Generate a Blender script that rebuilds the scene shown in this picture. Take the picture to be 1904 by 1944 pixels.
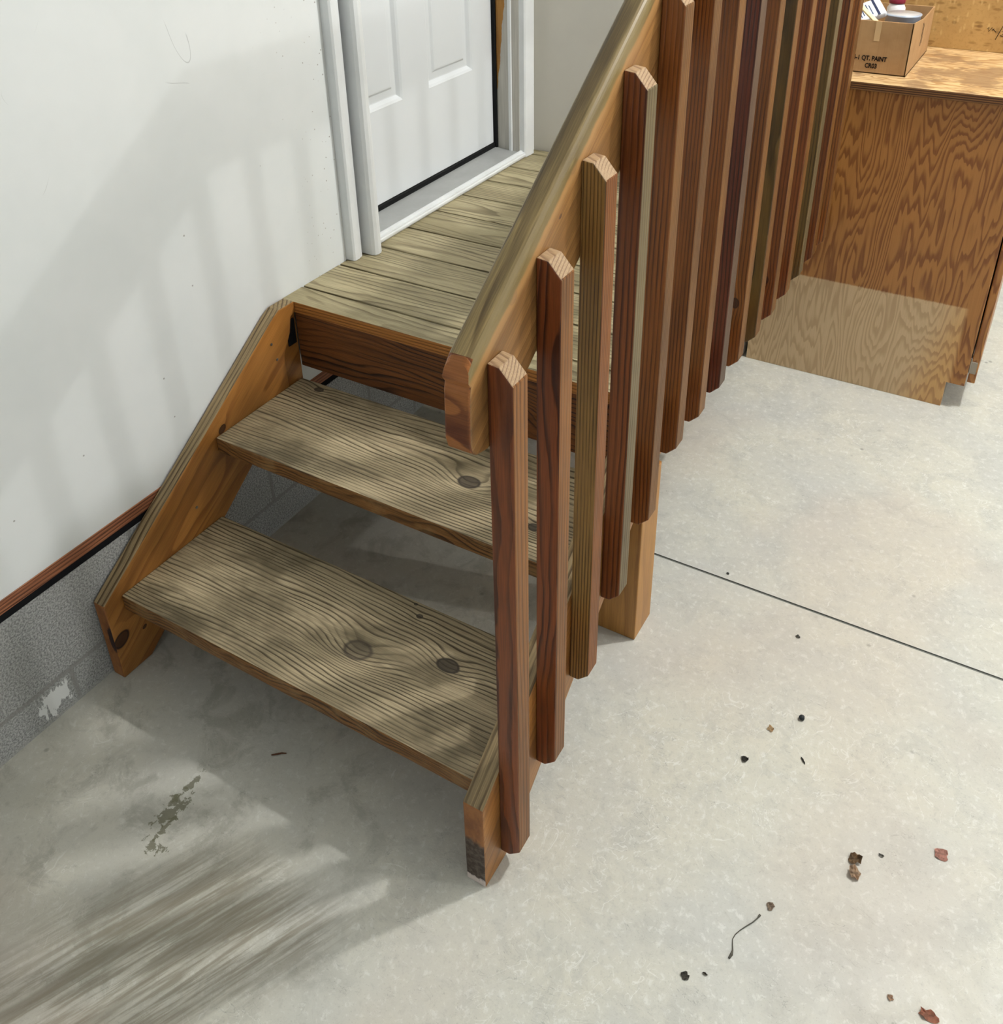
import bpy, bmesh, math, random
from mathutils import Vector, Matrix, noise as mnoise
S = bpy.context.scene
COL = S.collection
for o in list(bpy.data.objects): bpy.data.objects.remove(o)

# ---------------------------------------------------------------- camera
IW, IH = 1904.0, 1944.0
FPX, PX, PY = 1811.07, -10.14, -345.37
cp = Vector((1.38088, -1.36387, 1.52225))
cr = Vector((0.8603705, 0.5092676, -0.0202269))
cu = Vector((-0.2320998, 0.4268305, 0.8740397))
cf = cr.cross(cu) * -1.0
camd = bpy.data.cameras.new('camera'); cam = bpy.data.objects.new('camera', camd); COL.objects.link(cam)
M = Matrix((cr, cu, -cf)).transposed().to_4x4(); M.translation = cp
cam.matrix_world = M
camd.sensor_fit = 'HORIZONTAL'; camd.sensor_width = 36.0
camd.lens = 36.0 * FPX / IW
camd.shift_x = -PX / IW; camd.shift_y = PY / IW
camd.clip_start = 0.02; camd.clip_end = 60
S.camera = cam

# ---------------------------------------------------------------- light
w = bpy.data.worlds.new('world'); S.world = w; w.use_nodes = True
bg = w.node_tree.nodes['Background']
bg.inputs[0].default_value = (0.88, 0.94, 1.0, 1); bg.inputs[1].default_value = 0.70
def lamp(name, loc, power, rad, col):
    l = bpy.data.lights.new(name, 'POINT'); l.energy = power; l.shadow_soft_size = rad; l.color = col
    o = bpy.data.objects.new(name, l); COL.objects.link(o); o.location = loc; return o
lamp('ceiling_bulb', (4.8, 1.04, 2.86), 102, 0.045, (1.0, 0.99, 0.975))
lamp('ceiling_bulb', (2.02, 0.98, 2.86), 152, 0.04, (1.0, 0.99, 0.975))
S.view_settings.view_transform = 'Standard'; S.view_settings.look = 'None'
S.view_settings.gamma = 1.0; S.view_settings.use_curve_mapping = False
S.view_settings.exposure = 0.0

# ---------------------------------------------------------------- node helper
def lin(c):
    f = lambda v: ((v / 255.0) / 12.92 if v / 255.0 <= 0.04045 else (((v / 255.0) + 0.055) / 1.055) ** 2.4)
    return (f(c[0]), f(c[1]), f(c[2]), 1.0)
class G:
    def __init__(s, name, rough=0.6, spec=0.4):
        s.mat = bpy.data.materials.new(name); s.mat.use_nodes = True
        s.t = s.mat.node_tree; s.n = s.t.nodes; s.l = s.t.links
        s.b = s.n['Principled BSDF']
        s.b.inputs['Roughness'].default_value = rough
        s.b.inputs['Specular IOR Level'].default_value = spec
    def put(s, sock, v):
        if isinstance(v, bpy.types.NodeSocket): s.l.new(v, sock)
        elif v is not None:
            sock.default_value = v
    def m(s, op, a, b=None, c=None, clamp=False):
        n = s.n.new('ShaderNodeMath'); n.operation = op; n.use_clamp = clamp
        s.put(n.inputs[0], a); s.put(n.inputs[1], b); s.put(n.inputs[2], c); return n.outputs[0]
    def vm(s, op, a, b=None, out=0):
        n = s.n.new('ShaderNodeVectorMath'); n.operation = op
        s.put(n.inputs[0], a); s.put(n.inputs[1], b); return n.outputs['Value'] if op in ('DOT_PRODUCT', 'LENGTH', 'DISTANCE') else n.outputs[0]
    def obj(s): return s.n.new('ShaderNodeTexCoord').outputs['Object']
    def sep(s, v):
        n = s.n.new('ShaderNodeSeparateXYZ'); s.put(n.inputs[0], v); return n.outputs
    def comb(s, x, y, z):
        n = s.n.new('ShaderNodeCombineXYZ'); s.put(n.inputs[0], x); s.put(n.inputs[1], y); s.put(n.inputs[2], z); return n.outputs[0]
    def noise(s, v, scale=5, det=3, rough=0.5, dist=0.0):
        n = s.n.new('ShaderNodeTexNoise'); s.put(n.inputs['Vector'], v)
        n.inputs['Scale'].default_value = scale; n.inputs['Detail'].default_value = det
        n.inputs['Roughness'].default_value = rough; n.inputs['Distortion'].default_value = dist
        return n.outputs[0]
    def mix(s, f, a, b, mode='MIX'):
        n = s.n.new('ShaderNodeMix'); n.data_type = 'RGBA'; n.blend_type = mode
        s.put(n.inputs[0], f); s.put(n.inputs[6], a); s.put(n.inputs[7], b); return n.outputs[2]
    def ss(s, v, lo, hi, a=0.0, b=1.0):
        n = s.n.new('ShaderNodeMapRange'); n.interpolation_type = 'SMOOTHSTEP'
        s.put(n.inputs[0], v); n.inputs[1].default_value = lo; n.inputs[2].default_value = hi
        n.inputs[3].default_value = a; n.inputs[4].default_value = b; return n.outputs[0]
    def bump(s, h, strength=0.3, dist=0.002):
        n = s.n.new('ShaderNodeBump'); n.inputs['Strength'].default_value = strength
        n.inputs['Distance'].default_value = dist; s.put(n.inputs['Height'], h)
        s.l.new(n.outputs[0], s.b.inputs['Normal'])
    def col(s, c): s.put(s.b.inputs['Base Color'], c)

AX = {'x': Vector((1, 0, 0)), 'y': Vector((0, 1, 0)), 'z': Vector((0, 0, 1))}
def wood(name, light, dark, grain='x', across='y', freq=110, pith=(0.0, -0.06), knots=(), seed=0.0,
         warp=0.014, wl=1.6, stain=None, stain_amt=0.5, stain_scale=4.0, rough=0.6, spec=0.35, rand=True,
         contrast=1.0, fibre=0.35, bumps=0.35, knotcol=(52, 42, 34), post=None, slope=0.0, lo=.45, hi=.86, varn=0.0):
    g = G(name, rough, spec)
    P = g.obj()
    U = Vector(grain) if not isinstance(grain, str) else AX[grain]
    V = Vector(across) if not isinstance(across, str) else AX[across]
    U = U.normalized(); V = (V - U * V.dot(U)).normalized(); Wv = U.cross(V)
    u = g.vm('DOT_PRODUCT', P, tuple(U)); v = g.vm('DOT_PRODUCT', P, tuple(V)); ww = g.vm('DOT_PRODUCT', P, tuple(Wv))
    if rand:
        r = g.n.new('ShaderNodeObjectInfo').outputs['Random']
        ru = g.m('MULTIPLY', r, 37.0); rv = g.m('MULTIPLY', g.m('SUBTRACT', g.m('FRACT', g.m('MULTIPLY', r, 17.31)), 0.5), 0.11)
        u2 = g.m('ADD', u, ru); v2 = g.m('ADD', v, rv)
    else: u2, v2 = u, v
    u2 = g.m('ADD', u2, seed * 3.7)
    q = g.comb(g.m('MULTIPLY', u2, wl), g.m('MULTIPLY', v2, 9.0), g.m('MULTIPLY', ww, 9.0))
    n1 = g.noise(q, 1.0, 2, 0.5)
    q2 = g.comb(g.m('MULTIPLY', u2, 9.0), g.m('MULTIPLY', v2, 40.0), g.m('MULTIPLY', ww, 40.0))
    n2 = g.noise(q2, 1.0, 2, 0.5)
    dv = g.m('SUBTRACT', v2, pith[0]); dw = g.m('SUBTRACT', ww, pith[1])
    rr = g.m('SQRT', g.m('ADD', g.m('MULTIPLY', dv, dv), g.m('MULTIPLY', dw, dw)))
    f = g.m('MULTIPLY_ADD', g.m('SUBTRACT', n1, 0.5), warp * 4.0, rr)
    f = g.m('MULTIPLY_ADD', g.m('SUBTRACT', n2, 0.5), warp * 0.35, f)
    if slope: f = g.m('MULTIPLY_ADD', u, slope, f)
    core = None
    for (ku, kv, ks, ka) in knots:
        du = g.m('SUBTRACT', u, ku); dk = g.m('SUBTRACT', v, kv)
        du2 = g.m('MULTIPLY', du, du); dk2 = g.m('MULTIPLY', dk, dk)
        e = g.m('ADD', g.m('DIVIDE', du2, (ks * 2.6) ** 2), g.m('DIVIDE', dk2, (ks * 1.7) ** 2))
        f = g.m('MULTIPLY_ADD', g.m('EXPONENT', g.m('MULTIPLY', e, -1.0)), ka, f)
        d = g.m('SQRT', g.m('ADD', g.m('DIVIDE', du2, ks ** 2), g.m('DIVIDE', dk2, (ks * 0.72) ** 2)))
        d = g.m('MULTIPLY_ADD', g.m('SUBTRACT', n2, 0.5), 0.5, d)
        k = g.ss(d, 1.1, 0.75)
        ring = g.ss(g.m('ABSOLUTE', g.m('SUBTRACT', d, 0.95)), 0.22, 0.0)
        k = g.m('ADD', g.m('MULTIPLY', k, 0.5 if ks > .025 else .85), g.m('MULTIPLY', ring, 0.6), None, True)
        core = k if core is None else g.m('MAXIMUM', core, k)
    s = g.m('FRACT', g.m('MULTIPLY', f, freq))
    line = g.m('MULTIPLY', g.ss(s, lo, hi), g.ss(s, 1.0, 0.92))
    amp = g.noise(g.comb(g.m('MULTIPLY', u2, 3.0), g.m('MULTIPLY', v2, 22.0), g.m('MULTIPLY', ww, 22.0)), 1.0, 3, 0.6)
    lf = g.m('MULTIPLY', line, g.m('MULTIPLY', g.ss(amp, 0.30, 0.62, 0.35, 1.0), contrast), None, True)
    c = g.mix(lf, lin(light), lin(dark))
    fb = g.noise(g.comb(g.m('MULTIPLY', u2, 14.0), g.m('MULTIPLY', v2, 520.0), g.m('MULTIPLY', ww, 520.0)), 1.0, 2, 0.6)
    c = g.mix(fibre, c, g.mix(1.0, c, g.mix(g.ss(fb, 0.3, 0.7), (.45, .45, .45, 1), (1.35, 1.35, 1.35, 1)), 'MULTIPLY'))
    if varn:
        vn = g.noise(g.comb(g.m('MULTIPLY', u2, 2.2), g.m('MULTIPLY', v2, 16.0), g.m('MULTIPLY', ww, 16.0)), 1.0, 3, 0.55)
        c = g.mix(varn, c, g.mix(1.0, c, g.mix(g.ss(vn, 0.32, 0.68), (.5, .46, .4, 1), (1.4, 1.4, 1.4, 1)), 'MULTIPLY'))
    if stain is not None:
        sn = g.noise(g.vm('ADD', g.comb(g.m('MULTIPLY', u2, 0.6), v2, ww), (seed, seed * .3, 0)), stain_scale, 4, 0.6)
        c = g.mix(g.m('MULTIPLY', g.ss(sn, 0.46, 0.66), stain_amt), c, lin(stain))
    if core is not None: c = g.mix(core, c, lin(knotcol))
    if post: c = post(g, c, P, lf)
    g.col(c)
    g.bump(g.m('ADD', g.m('MULTIPLY', lf, -1.0), g.m('MULTIPLY', fb, 0.35)), bumps, 0.0016)
    return g.mat

def plain(name, c, rough=0.55, spec=0.4, metal=0.0, var=0.06, scale=6.0):
    g = G(name, rough, spec); g.b.inputs['Metallic'].default_value = metal
    n = g.noise(g.obj(), scale, 4, 0.6)
    a = lin(c); lo = tuple(x * (1 - var) for x in a[:3]) + (1,); hi = tuple(min(1, x * (1 + var)) for x in a[:3]) + (1,)
    g.col(g.mix(g.ss(n, .3, .7), lo, hi)); return g.mat

# ---------------------------------------------------------------- mesh helpers
def link(name, bm, mats, parent=None, loc=None, smooth=False, slotf=None):
    me = bpy.data.meshes.new(name)
    if slotf:
        bm.normal_update()
        for f in bm.faces: f.material_index = slotf(f)
    bm.to_mesh(me); bm.free()
    for m_ in (mats if isinstance(mats, (list, tuple)) else [mats]): me.materials.append(m_)
    if smooth:
        for p_ in me.polygons: p_.use_smooth = True
    o = bpy.data.objects.new(name, me); COL.objects.link(o)
    if parent is not None:
        o.parent = parent
    if loc is not None: o.location = loc
    return o
def box(bm, a, b, bev=0.0, seg=2):
    r = bmesh.ops.create_cube(bm, size=1.0)
    vs = r['verts']
    for v in vs:
        v.co = Vector(((a[i] + b[i]) / 2 + v.co[i] * (b[i] - a[i]) for i in range(3)))
    if bev > 0:
        es = set(e for v in vs for e in v.link_edges)
        bmesh.ops.bevel(bm, geom=list(es), offset=bev, segments=seg, affect='EDGES', profile=0.6)
    return bm
def prism(bm, pts, axis, a, b, bev=0.0, seg=2):
    """extrude a polygon given in the two remaining axes along `axis` from a to b"""
    def mk(p, t):
        if axis == 0: return (t, p[0], p[1])
        if axis == 1: return (p[0], t, p[1])
        return (p[0], p[1], t)
    A = [bm.verts.new(mk(p, a)) for p in pts]; B = [bm.verts.new(mk(p, b)) for p in pts]
    n = len(pts); fs = [bm.faces.new(A), bm.faces.new(B[::-1])]
    for i in range(n): fs.append(bm.faces.new((A[i], B[i], B[(i + 1) % n], A[(i + 1) % n])))
    bmesh.ops.recalc_face_normals(bm, faces=fs)
    if bev > 0:
        es = set(e for v in A + B for e in v.link_edges)
        bmesh.ops.bevel(bm, geom=list(es), offset=bev, segments=seg, affect='EDGES', profile=0.6)
    return bm
def cyl(bm, c, r, h, seg=32, r2=None, ax='z'):
    mt = Matrix.Translation(Vector(c) + Vector((0, 0, h / 2)))
    if ax == 'x': mt = Matrix.Translation(Vector(c)) @ Matrix.Rotation(math.pi / 2, 4, 'Y')
    if ax == 'y': mt = Matrix.Translation(Vector(c)) @ Matrix.Rotation(math.pi / 2, 4, 'X')
    bmesh.ops.create_cone(bm, cap_ends=True, segments=seg, radius1=r, radius2=r if r2 is None else r2, depth=h, matrix=mt)
    return bm
def lathe(bm, prof, seg=40, c=(0, 0, 0)):
    rings = []
    for r, z in prof:
        rings.append([bm.verts.new((c[0] + r * math.cos(2 * math.pi * i / seg), c[1] + r * math.sin(2 * math.pi * i / seg), c[2] + z)) for i in range(seg)])
    for a, b in zip(rings, rings[1:]):
        for i in range(seg): bm.faces.new((a[i], a[(i + 1) % seg], b[(i + 1) % seg], b[i]))
    bm.faces.new(rings[0][::-1]); bm.faces.new(rings[-1])
    return bm
def tube(bm, pts, r, seg=6):
    rings = []
    for i, p in enumerate(pts):
        p = Vector(p); d = (Vector(pts[min(i + 1, len(pts) - 1)]) - Vector(pts[max(i - 1, 0)])).normalized()
        a = d.cross(Vector((0, 0, 1)));
        if a.length < 1e-4: a = Vector((1, 0, 0))
        a.normalize(); b = d.cross(a); rr = r[i] if isinstance(r, (list, tuple)) else r
        rings.append([bm.verts.new(p + (a * math.cos(t * 2 * math.pi / seg) + b * math.sin(t * 2 * math.pi / seg)) * rr) for t in range(seg)])
    for a, b in zip(rings, rings[1:]):
        for i in range(seg): bm.faces.new((a[i], a[(i + 1) % seg], b[(i + 1) % seg], b[i]))
    bm.faces.new(rings[0][::-1]); bm.faces.new(rings[-1])
    bmesh.ops.recalc_face_normals(bm, faces=bm.faces[:])
    return bm
def empty(name, loc, label=None, cat=None, kind=None, group=None):
    o = bpy.data.objects.new(name, None); COL.objects.link(o); o.location = loc; o.empty_display_size = 0.1
    tag(o, label, cat, kind, group); return o
def tag(o, label=None, cat=None, kind=None, group=None):
    if label: o['label'] = label
    if cat: o['category'] = cat
    if kind: o['kind'] = kind
    if group: o['group'] = group
    return o
def struct(name, bm, m, label=None, parent=None, **k):
    o = link(name, bm, m, parent, **k)
    if parent is None: tag(o, label, None, 'structure')
    return o

# ---------------------------------------------------------------- setting materials
def mat_floor():
    g = G('concrete_floor', 0.42, 0.34); P = g.obj(); X = g.sep(P)
    n1 = g.noise(P, 2.6, 6, 0.62, 0.3); n2 = g.noise(P, 11, 8, 0.68, 0.6); n3 = g.noise(P, 70, 5, 0.7, .4); n4 = g.noise(g.vm('ADD', P, (5, 3, 1)), 300, 2, 0.5)
    c = g.mix(g.ss(n1, .3, .7), lin((190, 191, 186)), lin((204, 202, 189)))
    c = g.mix(g.m('MULTIPLY', g.ss(n2, .46, .66), 0.42), c, lin((174, 175, 170)))
    c = g.mix(g.m('MULTIPLY', g.ss(n3, .53, .66), 0.45), c, lin((224, 225, 220)))
    c = g.mix(g.m('MULTIPLY', g.ss(n3, .46, .34), 0.35), c, lin((170, 170, 164)))
    c = g.mix(g.m('MULTIPLY', g.ss(n4, .60, .72), 0.3), c, lin((150, 150, 144)))
    vz = g.noise(g.vm('MULTIPLY', P, (1, 2.2, 1)), 9, 4, 0.55, 1.8)
    scr = g.m('MULTIPLY', g.ss(g.m('ABSOLUTE', g.m('SUBTRACT', vz, 0.5)), 0.005, 0.0), g.ss(n2, .50, .56))
    c = g.mix(g.m('MULTIPLY', scr, 0.6), c, lin((136, 137, 132)))
    vz2 = g.noise(g.vm('MULTIPLY', g.vm('ADD', P, (7, 7, 0)), (1.5, 1, 1)), 8, 3, 0.55, 2.0)
    scr2 = g.m('MULTIPLY', g.ss(g.m('ABSOLUTE', g.m('SUBTRACT', vz2, 0.5)), 0.007, 0.0), g.ss(n1, .50, .56))
    c = g.mix(g.m('MULTIPLY', scr2, 0.5), c, lin((232, 233, 229)))
    # dark spots
    v = g.n.new('ShaderNodeTexVoronoi'); g.put(v.inputs['Vector'], g.vm('ADD', P, g.vm('SCALE', (0, 0, 0)))); v.inputs['Scale'].default_value = 12
    sp = g.m('MULTIPLY', g.ss(v.outputs['Distance'], .085, .03), g.ss(n1, .48, .56))
    c = g.mix(g.m('MULTIPLY', sp, 0.55), c, lin((92, 90, 82)))
    # tyre rubbed, dirty strip in front of the stairs
    y = X[1]; x = X[0]
    along = g.vm('DOT_PRODUCT', P, (-.42, -.907, 0)); acr = g.vm('DOT_PRODUCT', P, (.907, -.42, 0))
    st = g.noise(g.comb(g.m('MULTIPLY', along, 9.0), g.m('MULTIPLY', acr, 130.0), 0.0), 1.0, 5, 0.62)
    st2 = g.noise(g.comb(g.m('MULTIPLY', along, 2.5), g.m('MULTIPLY', acr, 24.0), 3.0), 1.0, 3, 0.55)
    a0 = g.m('ADD', acr, g.m('MULTIPLY', g.m('SUBTRACT', n1, .5), .12))
    zone = g.m('MULTIPLY', g.ss(a0, .66, .80), g.ss(a0, 1.03, .93))
    zone = g.m('MULTIPLY', zone, g.ss(g.m('ADD', y, g.m('MULTIPLY', g.m('SUBTRACT', n2, .5), .1)), -.70, -.84))
    c = g.mix(g.m('MULTIPLY', zone, g.ss(st, .40, .60, .0, .78)), c, lin((122, 112, 94)))
    c = g.mix(g.m('MULTIPLY', zone, g.ss(st2, .48, .64, .0, .7)), c, lin((100, 91, 74)))
    # wall-side floor grime, continued under the stairs as painted shade
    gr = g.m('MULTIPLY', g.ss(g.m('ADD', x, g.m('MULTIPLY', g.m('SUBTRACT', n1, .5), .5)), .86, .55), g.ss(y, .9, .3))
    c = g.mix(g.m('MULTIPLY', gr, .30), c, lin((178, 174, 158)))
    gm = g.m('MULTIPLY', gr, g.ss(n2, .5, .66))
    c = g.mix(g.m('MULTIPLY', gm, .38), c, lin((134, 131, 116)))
    # green-grey flaked patches
    for (px, py, rx, ry) in ((.338, -.765, .016, .03), (.352, -.80, .006, .02), (.362, -.832, .018, .010), (.33, -.72, .006, .03)):
        dx = g.m('DIVIDE', g.m('SUBTRACT', x, px), rx); dy = g.m('DIVIDE', g.m('SUBTRACT', y, py), ry)
        d = g.m('SQRT', g.m('ADD', g.m('MULTIPLY', dx, dx), g.m('MULTIPLY', dy, dy)))
        d = g.m('ADD', d, g.m('MULTIPLY', g.m('SUBTRACT', n3, .5), 5.5))
        c = g.mix(g.m('MULTIPLY', g.ss(d, 1.05, .85), .8), c, lin((104, 102, 80)))
    # pinkish and yellowish mineral tints
    tn = g.noise(g.vm('ADD', P, (9, 2, 4)), 1.7, 3, 0.5)
    c = g.mix(g.m('MULTIPLY', g.ss(tn, .5, .68), .25), c, lin((196, 178, 160)))
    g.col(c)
    g.put(g.b.inputs['Roughness'], g.ss(n2, .3, .7, .36, .55))
    g.bump(g.m('ADD', n3, g.m('MULTIPLY', n2, 1.2)), 0.2, 0.003)
    return g.mat
def mat_wall():
    g = G('white_painted_drywall', 0.5, 0.3); P = g.obj(); X = g.sep(P)
    n = g.noise(P, 3, 4, 0.6); nf = g.noise(P, 160, 2, 0.5)
    c = g.mix(g.ss(n, .3, .7), lin((220, 224, 223)), lin((228, 231, 230)))
    def specks(scale, r, mask, colr, amt, off=(0, 0, 0)):
        nonlocal c
        v = g.n.new('ShaderNodeTexVoronoi'); g.put(v.inputs['Vector'], g.vm('ADD', P, off)); v.inputs['Scale'].default_value = scale
        rn = g.sep(v.outputs['Color'])[0]
        k = g.m('MULTIPLY', g.ss(v.outputs['Distance'], r, r * .55), g.ss(rn, mask, mask + .02))
        return k
    k = specks(22, .055, .80, None, 1)
    c = g.mix(g.m('MULTIPLY', k, .7), c, lin((130, 126, 118)))
    near = g.ss(g.m('ADD', X[1], g.m('MULTIPLY', g.m('SUBTRACT', n, .5), .3)), .02, .22)
    k2 = g.m('MULTIPLY', specks(75, .16, .55, None, 1, (3, 1, 2)), near)
    c = g.mix(g.m('MULTIPLY', k2, .75), c, lin((120, 108, 88)))
    # pencil-like scratches
    nn = g.noise(g.vm('MULTIPLY', P, (1, 1.6, 1)), 3.1, 1, 0.4, 0.8)
    nz = g.noise(g.vm('ADD', P, (4, 9, 2)), 5.5, 1, 0.4)
    s = g.m('MULTIPLY', g.ss(g.m('ABSOLUTE', g.m('SUBTRACT', nn, .52)), .0022, .0), g.ss(nz, .63, .66))
    c = g.mix(g.m('MULTIPLY', s, .5), c, lin((150, 152, 150)))
    g.col(c); g.bump(nf, 0.05, 0.001); return g.mat
def mat_block():
    g = G('grey_concrete_block', 0.85, 0.2); P = g.obj(); X = g.sep(P)
    n = g.noise(P, 260, 3, 0.75); nb = g.noise(P, 6, 4, 0.6); nm = g.noise(P, 60, 3, 0.6)
    c = g.mix(g.ss(n, .35, .65), lin((124, 125, 124)), lin((190, 191, 189)))
    c = g.mix(g.m('MULTIPLY', g.ss(nb, .4, .7), .25), c, lin((128, 128, 120)))
    z = X[2]; y = X[1]
    j1 = g.ss(g.m('ABSOLUTE', g.m('SUBTRACT', z, .085)), .007, .003)
    low = g.ss(z, .088, .082)
    fy = g.m('ABSOLUTE', g.m('SUBTRACT', g.m('FRACT', g.m('DIVIDE', g.m('ADD', y, 8 * .381 + .69 + .19), .381)), .5))
    fy2 = g.m('ABSOLUTE', g.m('SUBTRACT', g.m('FRACT', g.m('DIVIDE', g.m('ADD', y, 8 * .381 + .69), .381)), .5))
    j2 = g.m('MULTIPLY', g.ss(fy, .018, .008), low)
    j3 = g.m('MULTIPLY', g.ss(fy2, .018, .008), g.m('SUBTRACT', 1.0, low))
    j = g.m('MAXIMUM', g.m('MAXIMUM', j1, j2), j3)
    c = g.mix(g.m('MULTIPLY', j, .75), c, lin((138, 138, 133)))
    # splash of white paint
    dx = g.m('DIVIDE', g.m('SUBTRACT', y, -.735), .035); dz = g.m('DIVIDE', g.m('SUBTRACT', z, .045), .034)
    d = g.m('SQRT', g.m('ADD', g.m('MULTIPLY', dx, dx), g.m('MULTIPLY', dz, dz)))
    sk = g.noise(g.vm('MULTIPLY', P, (1, 70, 30)), 1, 3, .6)
    k = g.ss(g.m('ADD', d, g.m('MULTIPLY', g.m('SUBTRACT', sk, .5), 4.0)), .9, .7)
    c = g.mix(g.m('MULTIPLY', k, g.ss(d, 1.3, 1.0)), c, lin((226, 228, 226)))
    c = g.mix(g.m('MULTIPLY', g.ss(g.m('ADD', z, g.m('MULTIPLY', nm, .01)), .016, .010), .5), c, lin((165, 165, 160)))
    g.col(c); g.bump(g.m('ADD', n, g.m('MULTIPLY', j, -.6)), 0.5, 0.003); return g.mat
WHITE_TRIM = plain('white_trim_paint', (226, 229, 229), 0.4, 0.4, 0, .04, 9)
DOOR_WHITE = plain('door_white_enamel', (222, 226, 228), 0.35, 0.4, 0, .02, 2)
BLACK = plain('black_gap_seal', (14, 15, 16), 0.7, 0.2)
DARK = plain('dark_gap', (24, 24, 26), 0.9, 0.1)
M_FLOOR = mat_floor(); M_WALL = mat_wall(); M_BLOCK = mat_block()
BACKWALL = plain('greyish_white_painted_wall', (214, 210, 199), 0.55, 0.3, 0, .03, 3)

# ---------------------------------------------------------------- large structure
YB = 1.163          # back wall of the landing
bm = bmesh.new()
JY = .2415; JW = .0032
def quad(bm, pts): return bm.faces.new([bm.verts.new(p) for p in pts])
X0, X1, Y0, Y1 = -.14, 6.6, -5.0, 4.2
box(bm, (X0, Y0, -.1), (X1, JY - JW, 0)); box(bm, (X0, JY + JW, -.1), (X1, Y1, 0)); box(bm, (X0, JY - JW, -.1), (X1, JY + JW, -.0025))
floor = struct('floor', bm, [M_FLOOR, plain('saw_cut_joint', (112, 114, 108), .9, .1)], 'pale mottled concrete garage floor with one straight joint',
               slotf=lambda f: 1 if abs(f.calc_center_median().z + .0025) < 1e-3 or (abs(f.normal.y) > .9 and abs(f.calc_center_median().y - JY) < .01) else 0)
# left wall: drywall with the door opening
bm = bmesh.new()
ZD = .327; ZL = .57
box(bm, (-.12, Y0, ZD), (0, .262, 3.0))
box(bm, (-.12, .262, ZD), (0, 1.088, .569))
box(bm, (-.12, .262, 2.62), (0, 1.088, 3.0))
box(bm, (-.12, 1.088, ZD), (0, YB, 3.0))
wl = struct('wall_left', bm, M_WALL, 'white painted drywall on the left with faint scuffs')
bm = bmesh.new(); box(bm, (-.13, Y0, 0), (0, YB, .283)); struct('block_foundation', bm, M_BLOCK, parent=wl)
bm = bmesh.new(); box(bm, (-.12, Y0, .2832), (-.001, YB, .299)); struct('sill_gap', bm, DARK, parent=wl)
SILLW = wood('reddish_sill_plate_wood', (150, 96, 66), (74, 40, 26), 'y', 'z', 230, (.4, .1), seed=2, warp=.006, fibre=.5, rand=False)
bm = bmesh.new(); box(bm, (-.12, Y0, .2992), (.0015, YB, ZD), .001, 1); struct('sill_plate', bm, SILLW, parent=wl)
bm = bmesh.new(); box(bm, (-.12, YB, 0.004), (.714, Y1, 3.0), .003)
wb = struct('wall_back', bm, BACKWALL, 'greyish white wall behind the landing, ending at an outside corner')
bm = bmesh.new(); box(bm, (X0, Y0, 3.0), (X1, Y1, 3.1)); struct('ceiling', bm, plain('white_ceiling', (232, 232, 228), .7, .2), 'white ceiling')
bm = bmesh.new(); box(bm, (6.5, Y0, 0), (6.6, Y1, 3.0)); struct('wall_right', bm, M_WALL, 'white garage wall on the far right')
bm = bmesh.new(); box(bm, (.714, 4.1, 0), (6.5, 4.2, 3.0)); struct('wall_far', bm, M_WALL, 'white garage wall beyond the cabinets')

# ---------------------------------------------------------------- door
door = empty('door_1', (0, .67, .57), 'white panelled entry door in a white cased frame at the landing', None, 'structure')
DO = Vector((0, .67, .57))
def dpart(name, fn, m, slotf=None, parent=None, smooth=False):
    bm = bmesh.new(); fn(bm)
    bmesh.ops.translate(bm, verts=bm.verts[:], vec=-DO)
    return link(name, bm, m, parent or door, slotf=slotf, smooth=smooth)
DX = -.087
def leaf(bm):
    y0, y1, z0, z1 = .283, 1.064, .606, 2.58
    # front skin with embossed panels
    panels = []
    for (a, b) in ((.393, .615), (.735, .957)):
        for (c, d) in ((.85, 1.50), (1.62, 2.2), (2.30, 2.5)): panels.append((a, b, c, d))
    ys = sorted({y0, y1} | {p[0] for p in panels} | {p[1] for p in panels}); zs = sorted({z0, z1} | {p[2] for p in panels} | {p[3] for p in panels})
    for i in range(len(ys) - 1):
        for j in range(len(zs) - 1):
            a, b, c, d = ys[i], ys[i + 1], zs[j], zs[j + 1]
            if any(abs(a - p[0]) < 1e-6 and abs(b - p[1]) < 1e-6 and abs(c - p[2]) < 1e-6 for p in panels):
                rings = [(0, 0), (.006, -.0035), (.013, -.0115), (.0155, -.012), (.032, -.011), (.038, -.006), (.042, -.0055)]
                prev = None
                for off, dx in rings:
                    hz = off * 1.05
                    vs = [bm.verts.new((DX + dx, *q)) for q in ((a + off, c + hz), (b - off, c + hz), (b - off, d - hz), (a + off, d - hz))]
                    if prev:
                        for k in range(4): bm.faces.new((prev[k], prev[(k + 1) % 4], vs[(k + 1) % 4], vs[k]))
                    prev = vs
                bm.faces.new(prev)
            else: quad(bm, ((DX, a, c), (DX, b, c), (DX, b, d), (DX, a, d)))
    box(bm, (DX - .04, y0, z0), (DX - .013, y1, z1))
    for s in ((y0, y0 + .0005), (y1 - .0005, y1)): box(bm, (DX - .02, s[0], z0), (DX, s[1], z1))
    bmesh.ops.remove_doubles(bm, verts=bm.verts[:], dist=1e-5)
dpart('door_leaf', leaf, DOOR_WHITE)
def bare(g, c, P, lf): return c
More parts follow.
